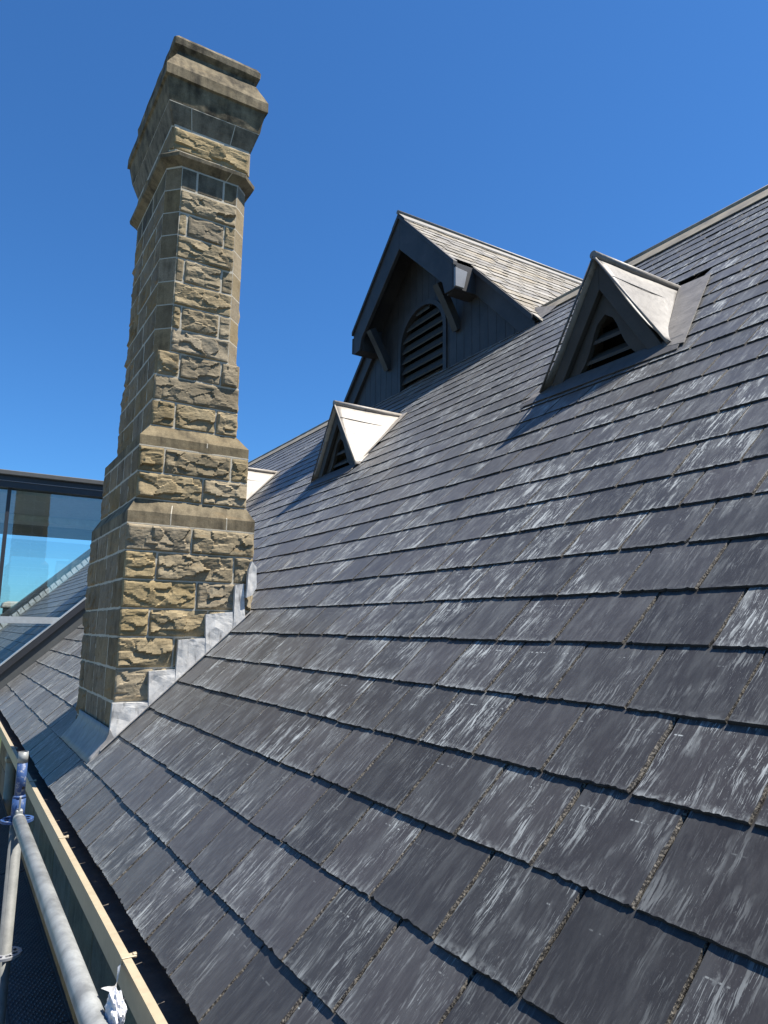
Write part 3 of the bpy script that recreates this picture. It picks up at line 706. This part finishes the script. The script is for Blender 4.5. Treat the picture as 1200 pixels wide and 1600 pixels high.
for i in range(7): course(zz[i], zz[i + 1], A3, B3, c_, [0.14, 0.80] if i % 2 else [])
course(3.77, 3.93, A3, B3, c_, [0.27, 0.75], True, MOULD)
loft('string_course', [(A3, B3, c_, 3.934), (A3 + 0.054, B3 + 0.054, c_ + 0.016, 3.975), (A3 + 0.057, B3 + 0.057, c_ + 0.016, 3.998), (A3 + 0.010, B3 + 0.010, c_ * 0.6, 4.034)], MOULD, chim, 12, 0.0018, 3)
course(4.038, 4.205, A3, B3, 0.016, [])
loft('corbel_course', [(A3 - 0.002, B3 - 0.002, 0.012, 4.208), (A3 + 0.042, B3 + 0.042, 0.004, 4.352)], MOULD, chim, 14, 0.0012, 4)
cps = loft('cap_stone', [(A3 + 0.043, B3 + 0.043, 0.002, 4.356), (A3 + 0.070, B3 + 0.070, 0.002, 4.506), (A3 + 0.085, B3 + 0.085, 0.002, 4.515), (A3 + 0.084, B3 + 0.084, 0.002, 4.590), (A3 + 0.010, B3 + 0.010, 0.004, 4.745)], CAPST, chim, 16, 0.003, 5)
loft('top_slab', [(A3 + 0.002, B3 + 0.002, 0.004, 4.742), (A3 + 0.004, B3 + 0.004, 0.004, 4.775), (A3 + 0.034, B3 + 0.034, 0.006, 4.802), (A3 + 0.038, B3 + 0.038, 0.01, 4.845), (A3 + 0.024, B3 + 0.024, 0.02, 4.872), (A3 - 0.05, B3 - 0.05, 0.03, 4.885)], CAPST, cps, 16, 0.0038, 6)
# vertical joints of the dressed courses
def vjoint(q, hx0, hy0, z0, hx1, hy1, z1):
    bm = bmesh.new(); x0 = CX - hx0 + 2 * hx0 * q; x1 = CX - hx1 + 2 * hx1 * q; y0, y1 = CY - hy0 - 0.003, CY - hy1 - 0.003
    add_solid(bm, [(x0 - 0.003, y0, z0), (x0 + 0.003, y0, z0), (x1 + 0.003, y1, z1), (x1 - 0.003, y1, z1)], (0, 0.02, 0)); bmobj('joint', bm, MORTAR, chim)
for q in (0.32, 0.765): vjoint(q, A1, B1, 1.50, A1, B1, 1.572); vjoint(q, A1, B1, 1.572, A2, B2, 1.653)
vjoint(0.6, A2, B2, 1.987, A2, B2, 2.05); vjoint(0.6, A2, B2, 2.05, A3, B3, 2.13)
for q in (0.235, 0.72): vjoint(q, A3, B3, 4.208, A3 + 0.042, B3 + 0.042, 4.352)
vjoint(0.7, A3, B3, 3.936, A3 + 0.054, B3 + 0.054, 3.975)
# bed joints round the dressed courses
def bedline(z, hx, hy, ch, w_=0.0035, pr=0.0016): loft('bed_joint', [(hx + pr, hy + pr, ch, z - w_), (hx + pr, hy + pr, ch, z + w_)], MORTAR, chim)
bedline(1.4975, A1 + 0.001, B1 + 0.001, 0); bedline(1.6545, A2 + 0.002, B2 + 0.002, 0, 0.0025); bedline(1.9855, A2 + 0.001, B2 + 0.001, 0); bedline(2.1315, A3 + 0.002, B3 + 0.002, 0, 0.0025)
bedline(3.932, A3, B3, c_); bedline(4.036, A3 + 0.005, B3 + 0.005, c_ * 0.5, 0.003); bedline(4.2065, A3 - 0.001, B3 - 0.001, 0.012, 0.003); bedline(4.354, A3 + 0.0405, B3 + 0.0405, 0.002, 0.003)
# stepped lead flashing on the sunny face
def leadstep(pix, off=0.0):
    yl = CY - B1 - 0.036 - off
    P = [on(px, py, 1, yl) for px, py in pix]
    bm = bmesh.new(); vs = [bm.verts.new(p) for p in P]; bm.faces.new(vs)
    bmesh.ops.triangulate(bm, faces=bm.faces); bmesh.ops.subdivide_edges(bm, edges=bm.edges, cuts=5, use_grid_fill=True); bmesh.ops.triangulate(bm, faces=bm.faces)
    for v in bm.verts: v.co.y += 0.006 * noise.noise(v.co * 14 + Vector((off * 90, 0, 0))) + 0.003 * noise.noise(v.co * 40)
    r = bmesh.ops.extrude_face_region(bm, geom=bm.faces[:])
    for g_ in r['geom']:
        if isinstance(g_, bmesh.types.BMVert): g_.co.y += 0.03
    return bmobj('step_flashing', bm, LEAD, chim, False)
leadstep([(169, 1166), (176, 1099), (233, 1097), (234, 1112)], 0.0)
leadstep([(232, 1112), (233, 1049), (274, 1046), (274, 1070)], 0.002)
leadstep([(273, 1072), (279, 1000), (322, 997), (322, 1024)], 0.004)
leadstep([(321, 1026), (322, 960), (364, 956), (364, 985)], 0.006)
leadstep([(364, 986), (368, 914), (381, 912), (383, 968)], 0.008)
leadstep([(385, 934), (389, 890), (394, 877), (401, 886), (401, 918), (394, 930)], 0.03)
# lead apron dressed from the low face of the chimney down over the slates
V = []; F = []
prof2 = [(CX - A1 - 0.018, 0.335), (CX - A1 - 0.021, 0.305), (CX - A1 - 0.032, 0.278)]
pts = [Vector((x, 0, z)) for x, z in prof2] + [RP((CX - A1) / UPV.x - d, 0, n_) for d, n_ in ((0.065, 0.028), (0.11, 0.021), (0.15, 0.019))]
NY = 26
for i in range(NY + 1):
    y = CY - B1 - 0.040 + (1.06) * i / NY
    for k, p in enumerate(pts):
        q = Vector((p.x, y, p.z))
        q += Vector((-0.5, 0, 0.5)) * 0.008 * noise.noise(q * 9) * (0.4 if k in (0, 5) else 1)
        V.append(q)
kk = len(pts)
ye = CY - B1 - 0.040
meshobj('apron_end', [Vector((q.x, ye, q.z)) for q in pts] + [RP(pts[-1].dot(UPV), ye, 0.012), RP((CX - A1) / UPV.x + 0.03, ye, 0.012)], [tuple(range(kk + 2))], LEADD, chim)
for i in range(NY):
    for k in range(kk - 1): F.append((i * kk + k, (i + 1) * kk + k, (i + 1) * kk + k + 1, i * kk + k + 1))
ap = meshobj('apron_flashing', V, F, LEADD, chim, smooth=True); md = ap.modifiers.new('thick', 'SOLIDIFY'); md.thickness = 0.004; md.offset = -1
# soakers: thin strip beside the sunny face
solid('soaker', [RP(0.30, CY - B1 - 0.055, 0.020), RP(1.45, CY - B1 - 0.055, 0.020), RP(1.45, CY - B1 + 0.01, 0.022), RP(0.30, CY - B1 + 0.01, 0.022)], NV * 0.002, LEADD, chim)

# ================================================================== GLAZED LINK
LY = 10.30
lk = thing('glazed_link', 'dark framed glass-walled building reflecting blue sky, beyond the chimney', 'building', (-2, LY, -5.2))
XL, XR = -7.0, 2.86
solid('roof_slab', [(XL, LY - 0.10, 2.645), (XR, LY - 0.10, 2.645), (XR + 0.2, LY - 0.10, 2.80), (XL, LY - 0.10, 2.80)], (0, 5.2, 0), FRAME, lk)
box('roof_edge', (XL, LY - 0.16, 2.802), (XR + 0.2, LY + 5.2, 2.862), UPST, lk, 0.006)
box('fascia_trim', (XL, LY - 0.112, 2.725), (XR + 0.02, LY - 0.102, 2.733), LIGHTP, lk)
box('ceiling', (XL, LY + 0.08, 2.60), (XR, LY + 4.95, 2.642), SOFFIT, lk)
box('ceiling_beam', (XL, LY + 2.0, 2.50), (XR, LY + 2.45, 2.598), BEAMW, lk)
box('ceiling_strip', (XL, LY + 2.5, 2.56), (XR, LY + 4.6, 2.598), simple('soffit_taupe', (0.33, 0.30, 0.26), None, 2, 0.8, 0.2), lk)
def upper(x): return x * math.tan(TH)                    # roof height under the glass
# glass cut to the slope: one pane each side of the mullion
MX = -0.05
def pane(x0, x1, z0a, z0b): meshobj('glass_pane', [(x0, LY, z0a), (x1, LY, z0b), (x1, LY, 2.645), (x0, LY, 2.645)], [(0, 1, 2, 3)], GLASS, lk)
pane(MX + 0.015, 2.42, upper(0.0) + 0.40, upper(2.42) + 0.37)
pane(-3.0, MX - 0.015, -4.6, -4.6)
pane(-6.9, -3.04, -4.6, -4.6)
for x in (MX, -3.02, -6.95): box('mullion', (x - 0.022, LY - 0.03, -5.2 if x < -0.1 else 0.3), (x + 0.022, LY + 0.08, 2.645), FRAME, lk)
solid('transom', [(MX + 0.02, LY - 0.04, 0.915), (0.62, LY - 0.04, 0.915), (0.70, LY - 0.04, 1.0), (MX + 0.02, LY - 0.04, 1.0)], (0, 0.06, 0), SILVER, lk)
box('transom', (-6.9, LY - 0.04, 0.915), (MX - 0.022, LY + 0.02, 1.0), SILVER, lk)
for nme, h0, h1, d, mt in (('upstand', -0.02, 0.225, 0.0, UPST), ('sill_frame', 0.225, 0.335, 0.045, FRAME), ('sill_trim', 0.335, 0.358, 0.05, SILVER)):
    solid(nme, [(-0.06, LY - d, upper(-0.06) + h0), (2.75, LY - d, upper(2.75) + h0), (2.75, LY - d, upper(2.75) + h1), (-0.06, LY - d, upper(-0.06) + h1)], (0, 0.09 + d, 0), mt, lk)
box('side_wall', (-0.06, LY + 0.0, -5.2), (0.10, LY + 0.09, -0.10), UPST, lk)
pf = meshobj('far_glass', [(XL, LY + 4.9, -5.0), (0.0, LY + 4.9, -5.0), (0.0, LY + 4.9, 0.1), (2.6, LY + 4.9, 2.5), (XL, LY + 4.9, 2.6)], [(0, 1, 2, 3, 4)], GLASS, lk)
for x in (-6.95, -3.5, -0.05): box('rear_mullion', (x - 0.03, LY + 4.85, -5.2), (x + 0.03, LY + 4.95, 2.6), FRAME, lk)

# ---- parapet and ventilator beyond the link, seen through its glass ----------------
par = thing('parapet', 'sloping dark stone parapet with white stepped flashing, seen through the glass wall', 'parapet', (0, Y1, -5.2))
solid('coping', [RP(-0.15, Y1 - 0.05, 0.24), RP(6.6, Y1 - 0.05, 0.24), RP(6.6, Y1 - 0.05, 0.34), RP(-0.15, Y1 - 0.05, 0.34)], (0, 0.42, 0), simple('coping_stone', (0.085, 0.083, 0.08), (0.06, 0.06, 0.058), 6, 0.9, 0.2), par)
solid('upstand', [RP(-0.1, Y1, -0.4), RP(6.5, Y1, -0.4), RP(6.5, Y1, 0.24), RP(-0.1, Y1, 0.24)], (0, 0.32, 0), WSTONE, par)
i = 0; s = 0.05
while s < 6.2:
    solid('step_flashing', [RP(s, Y1, 0.02), RP(s + 0.17, Y1, 0.02), RP(s + 0.17, Y1, 0.16 + 0.02 * (i % 2)), RP(s + 0.03, Y1, 0.17)], (0, -0.012 - 0.002 * (i % 2), 0), LEAD, par); s += 0.185; i += 1
ve = thing('ventilator', 'white domed ventilator on a dark base, seen through the glass wall', 'ventilator', (1.15, 24.6, 0.9))
bm = bmesh.new()
R = []
for z, h in ((1.40, 0.37), (1.44, 0.375), (1.56, 0.33), (1.60, 0.20)):
    R.append([bm.verts.new((1.15 + h * a, 24.6 + h * b, z)) for a, b in ((-1, -1), (1, -1), (1, 1), (-1, 1))])
for a, b in zip(R, R[1:]):
    for i in range(4): bm.faces.new((a[i], a[(i + 1) % 4], b[(i + 1) % 4], b[i]))
bm.faces.new(R[0][::-1]); bm.faces.new(R[-1]); bevel(bm, 0.02); bmobj('lid', bm, LEADV, ve)
box('body', (0.85, 24.3, 0.2), (1.45, 24.9, 1.40), BLACK, ve, 0.01)
box('kerb', (0.80, 24.25, 1.19), (1.50, 24.95, 1.22), LEADV, ve, 0.005)

# ================================================================== SCAFFOLD
SX, SY, SZ = -0.258, 3.366, 0.114
tr = 0.02415
def standard(x, y, label, zt):
    t = thing('scaffold_standard', label, 'scaffold pole', (x, y, -5.2), 'upright scaffold poles')
    bm = bmesh.new(); add_tube(bm, (x, y, -5.2), (x, y, zt - 0.26), tr, n=28); bmobj('tube', bm, GALVD, t)
    bm = bmesh.new(); add_tube(bm, (x, y, zt - 0.27), (x, y, zt - 0.178), tr + 0.001, n=28); add_tube(bm, (x, y, zt - 0.179), (x, y, zt - 0.169), tr + 0.002, tr - 0.003, n=28); add_tube(bm, (x, y, zt - 0.171), (x, y, zt - 0.042), 0.0193, n=28); sg = bmobj('spigot', bm, BLUE, t)
    bm = bmesh.new(); add_tube(bm, (x, y, zt - 0.044), (x, y, zt), 0.0193, n=28, hollow=0.003); bmobj('spigot_end', bm, GALV, sg)
    bm = bmesh.new(); d = Vector((0.5, -0.866, 0)); c = Vector((x, y, zt - 0.14)); add_tube(bm, c + d * 0.017, c + d * 0.0200, 0.006, n=12); bmobj('pin_hole', bm, BLACK, sg)
    for z, mt in ((zt - 0.265, BLUE), (zt - 0.765, LIGHTP)):
        # rosette: flat ring with openings
        bm = bmesh.new(); n_ = 48; ro, ri = 0.061, tr
        rings = []
        for zz_ in (z - 0.005, z + 0.005):
            o = [bm.verts.new((x + ro * math.cos(2 * math.pi * i / n_), y + ro * math.sin(2 * math.pi * i / n_), zz_)) for i in range(n_)]
            o2 = [bm.verts.new((x + 0.050 * math.cos(2 * math.pi * i / n_), y + 0.050 * math.sin(2 * math.pi * i / n_), zz_)) for i in range(n_)]
            o3 = [bm.verts.new((x + 0.032 * math.cos(2 * math.pi * i / n_), y + 0.032 * math.sin(2 * math.pi * i / n_), zz_)) for i in range(n_)]
            o4 = [bm.verts.new((x + ri * math.cos(2 * math.pi * i / n_), y + ri * math.sin(2 * math.pi * i / n_), zz_)) for i in range(n_)]
            rings.append((o, o2, o3, o4))
        for i in range(n_):
            k = (i + 1) % n_; hole = i % 6 < 4
            for L_ in range(3):
                if L_ == 1 and hole: continue
                for R_ in rings: bm.faces.new((R_[L_][i], R_[L_][k], R_[L_ + 1][k], R_[L_ + 1][i]))
            bm.faces.new((rings[0][0][i], rings[0][0][k], rings[1][0][k], rings[1][0][i]))
            if hole:
                for L_ in (1, 2): bm.faces.new((rings[0][L_][i], rings[0][L_][k], rings[1][L_][k], rings[1][L_][i]))
        bmobj('rosette', bm, mt, t)
    return t
standard(SX, SY, 'galvanised scaffold upright with a worn blue spigot on top, beside the cream gutter', 0.379)
led = thing('scaffold_ledger', 'horizontal galvanised scaffold tube running along the gutter', 'scaffold tube', (SX, 1.0, SZ + 0.015))
ZL = SZ + 0.012
bm = bmesh.new(); add_tube(bm, (SX, SY - 0.075, ZL), (SX, 0.30, ZL), tr, n=32); bmobj('tube', bm, GALV, led)
bm = bmesh.new(); add_tube(bm, (SX, SY - 0.03, ZL + 0.004), (SX, SY - 0.08, ZL), 0.019, tr + 0.001, n=20); add_box(bm, (SX - 0.013, SY - 0.055, ZL - 0.035), (SX + 0.013, SY - 0.024, ZL + 0.036)); bevel(bm, 0.003); lh = bmobj('ledger_head', bm, GALV, led)
bm = bmesh.new(); add_solid(bm, [(SX - 0.003, SY - 0.052, ZL - 0.07), (SX - 0.003, SY - 0.044, ZL - 0.07), (SX - 0.003, SY - 0.036, ZL + 0.085), (SX - 0.003, SY - 0.056, ZL + 0.085)], (0.006, 0, 0)); bmobj('wedge', bm, GALV, lh)
st2 = None
# deck planks
DZ = -0.70
def plank(x1, y0, y1, label):
    t = thing('deck_plank', label, 'scaffold plank', (x1 - 0.16, y0, DZ), 'steel scaffold planks')
    bm = bmesh.new(); add_box(bm, (x1 - 0.24, y0, DZ - 0.06), (x1, y1, DZ)); bevel(bm, 0.004); bmobj('plate', bm, DECK, t)
    # raised studs
    V = []; F = []
    yv = max(y0, 0.6); r_ = 0
    while yv < y1 - 0.02:
        k = 0
        while k < 10:
            xx = x1 - 0.022 - k * 0.0215 - (0.011 if r_ % 2 else 0)
            b = len(V); V += [(xx - 0.006, yv - 0.008, DZ + 0.0002), (xx + 0.006, yv - 0.008, DZ + 0.0002), (xx + 0.006, yv + 0.008, DZ + 0.0002), (xx - 0.006, yv + 0.008, DZ + 0.0002), (xx, yv, DZ + 0.004)]
            F += [(b, b + 1, b + 4), (b + 1, b + 2, b + 4), (b + 2, b + 3, b + 4), (b + 3, b, b + 4)]; k += 1
        yv += 0.0225; r_ += 1
    tag(meshobj('studs', V, F, DECK, t), kind='stuff')
    for xx in (x1 - 0.006, x1 - 0.234): box('edge_rib', (xx - 0.005, y0, DZ), (xx + 0.005, y1, DZ + 0.006), DECK, t)
plank(0.022, 3.40, 5.47, 'studded steel scaffold plank in shade, between the sandstone wall and the scaffold upright')
plank(0.022, 0.30, 3.39, 'studded steel scaffold plank under the galvanised tube')
plank(0.022, 5.49, 8.5, 'studded steel scaffold plank past the plank joint, next to the downpipe')
plank(-0.30, 3.40, 5.47, 'outer studded steel scaffold plank beyond the upright')
plank(-0.30, 0.30, 3.39, 'outer studded steel scaffold plank on the open side of the tube')
# downpipe
dp = thing('downpipe', 'cream downpipe fixed to the sandstone wall below the gutter', 'downpipe', (0.07, 7.75, -5.2))
bm = bmesh.new(); add_tube(bm, (0.07, 7.75, -5.2), (0.07, 7.75, -0.079), 0.045, n=20); bmobj('pipe', bm, CREAM, dp)
for z in (-0.35, -1.6, -3.0): box('pipe_clip', (0.015, 7.69, z - 0.02), (0.129, 7.81, z + 0.02), CREAM, dp, 0.008)
# strip of white tape tied from a gutter clip to the ledger, with a crumpled end
tp = thing('plastic_tape', 'crumpled white plastic tape tied between gutter clip and scaffold tube', 'tape', (-0.2, 1.8, 0.15))
V = []; F = []
A = on(187, 1492, 1, 2.02); B = on(177, 1552, 0, -0.215)
A = Vector((-0.090, YC1, -0.012))
n_ = 30
for i in range(n_ + 1):
    q = i / n_; c = A.lerp(B, q) + Vector((0, 0, -0.03 * math.sin(math.pi * q)))
    tw = 0.3 + 2.6 * q; wd_ = 0.005 + 0.022 * q ** 1.4
    d = Vector((math.cos(tw) * 0.6, 0.3, math.sin(tw))).normalized() * wd_
    j = Vector((noise.noise(c * 60), noise.noise(c * 60 + Vector((4, 0, 0))), 0)) * 0.004 * q
    V += [c - d + j, c + d * 0.1 + j * 1.5, c + d - j]
for i in range(n_):
    for k in range(2): F.append((i * 3 + k, i * 3 + k + 1, i * 3 + k + 4, i * 3 + k + 3))
meshobj('strip', V, F, TAPE, tp)
bm = bmesh.new(); bmesh.ops.create_icosphere(bm, subdivisions=4, radius=1.0)
C0 = on(180, 1582, 0, -0.225)
for v in bm.verts:
    p = v.co.copy(); k = 0.72 + 0.42 * abs(noise.noise(p * 1.9)) + 0.16 * abs(noise.noise(p * 5.0))
    v.co = C0 + Vector((p.x * 0.020, p.y * 0.045, p.z * 0.040)) * k
bmobj('knot', bm, TAPE, tp)
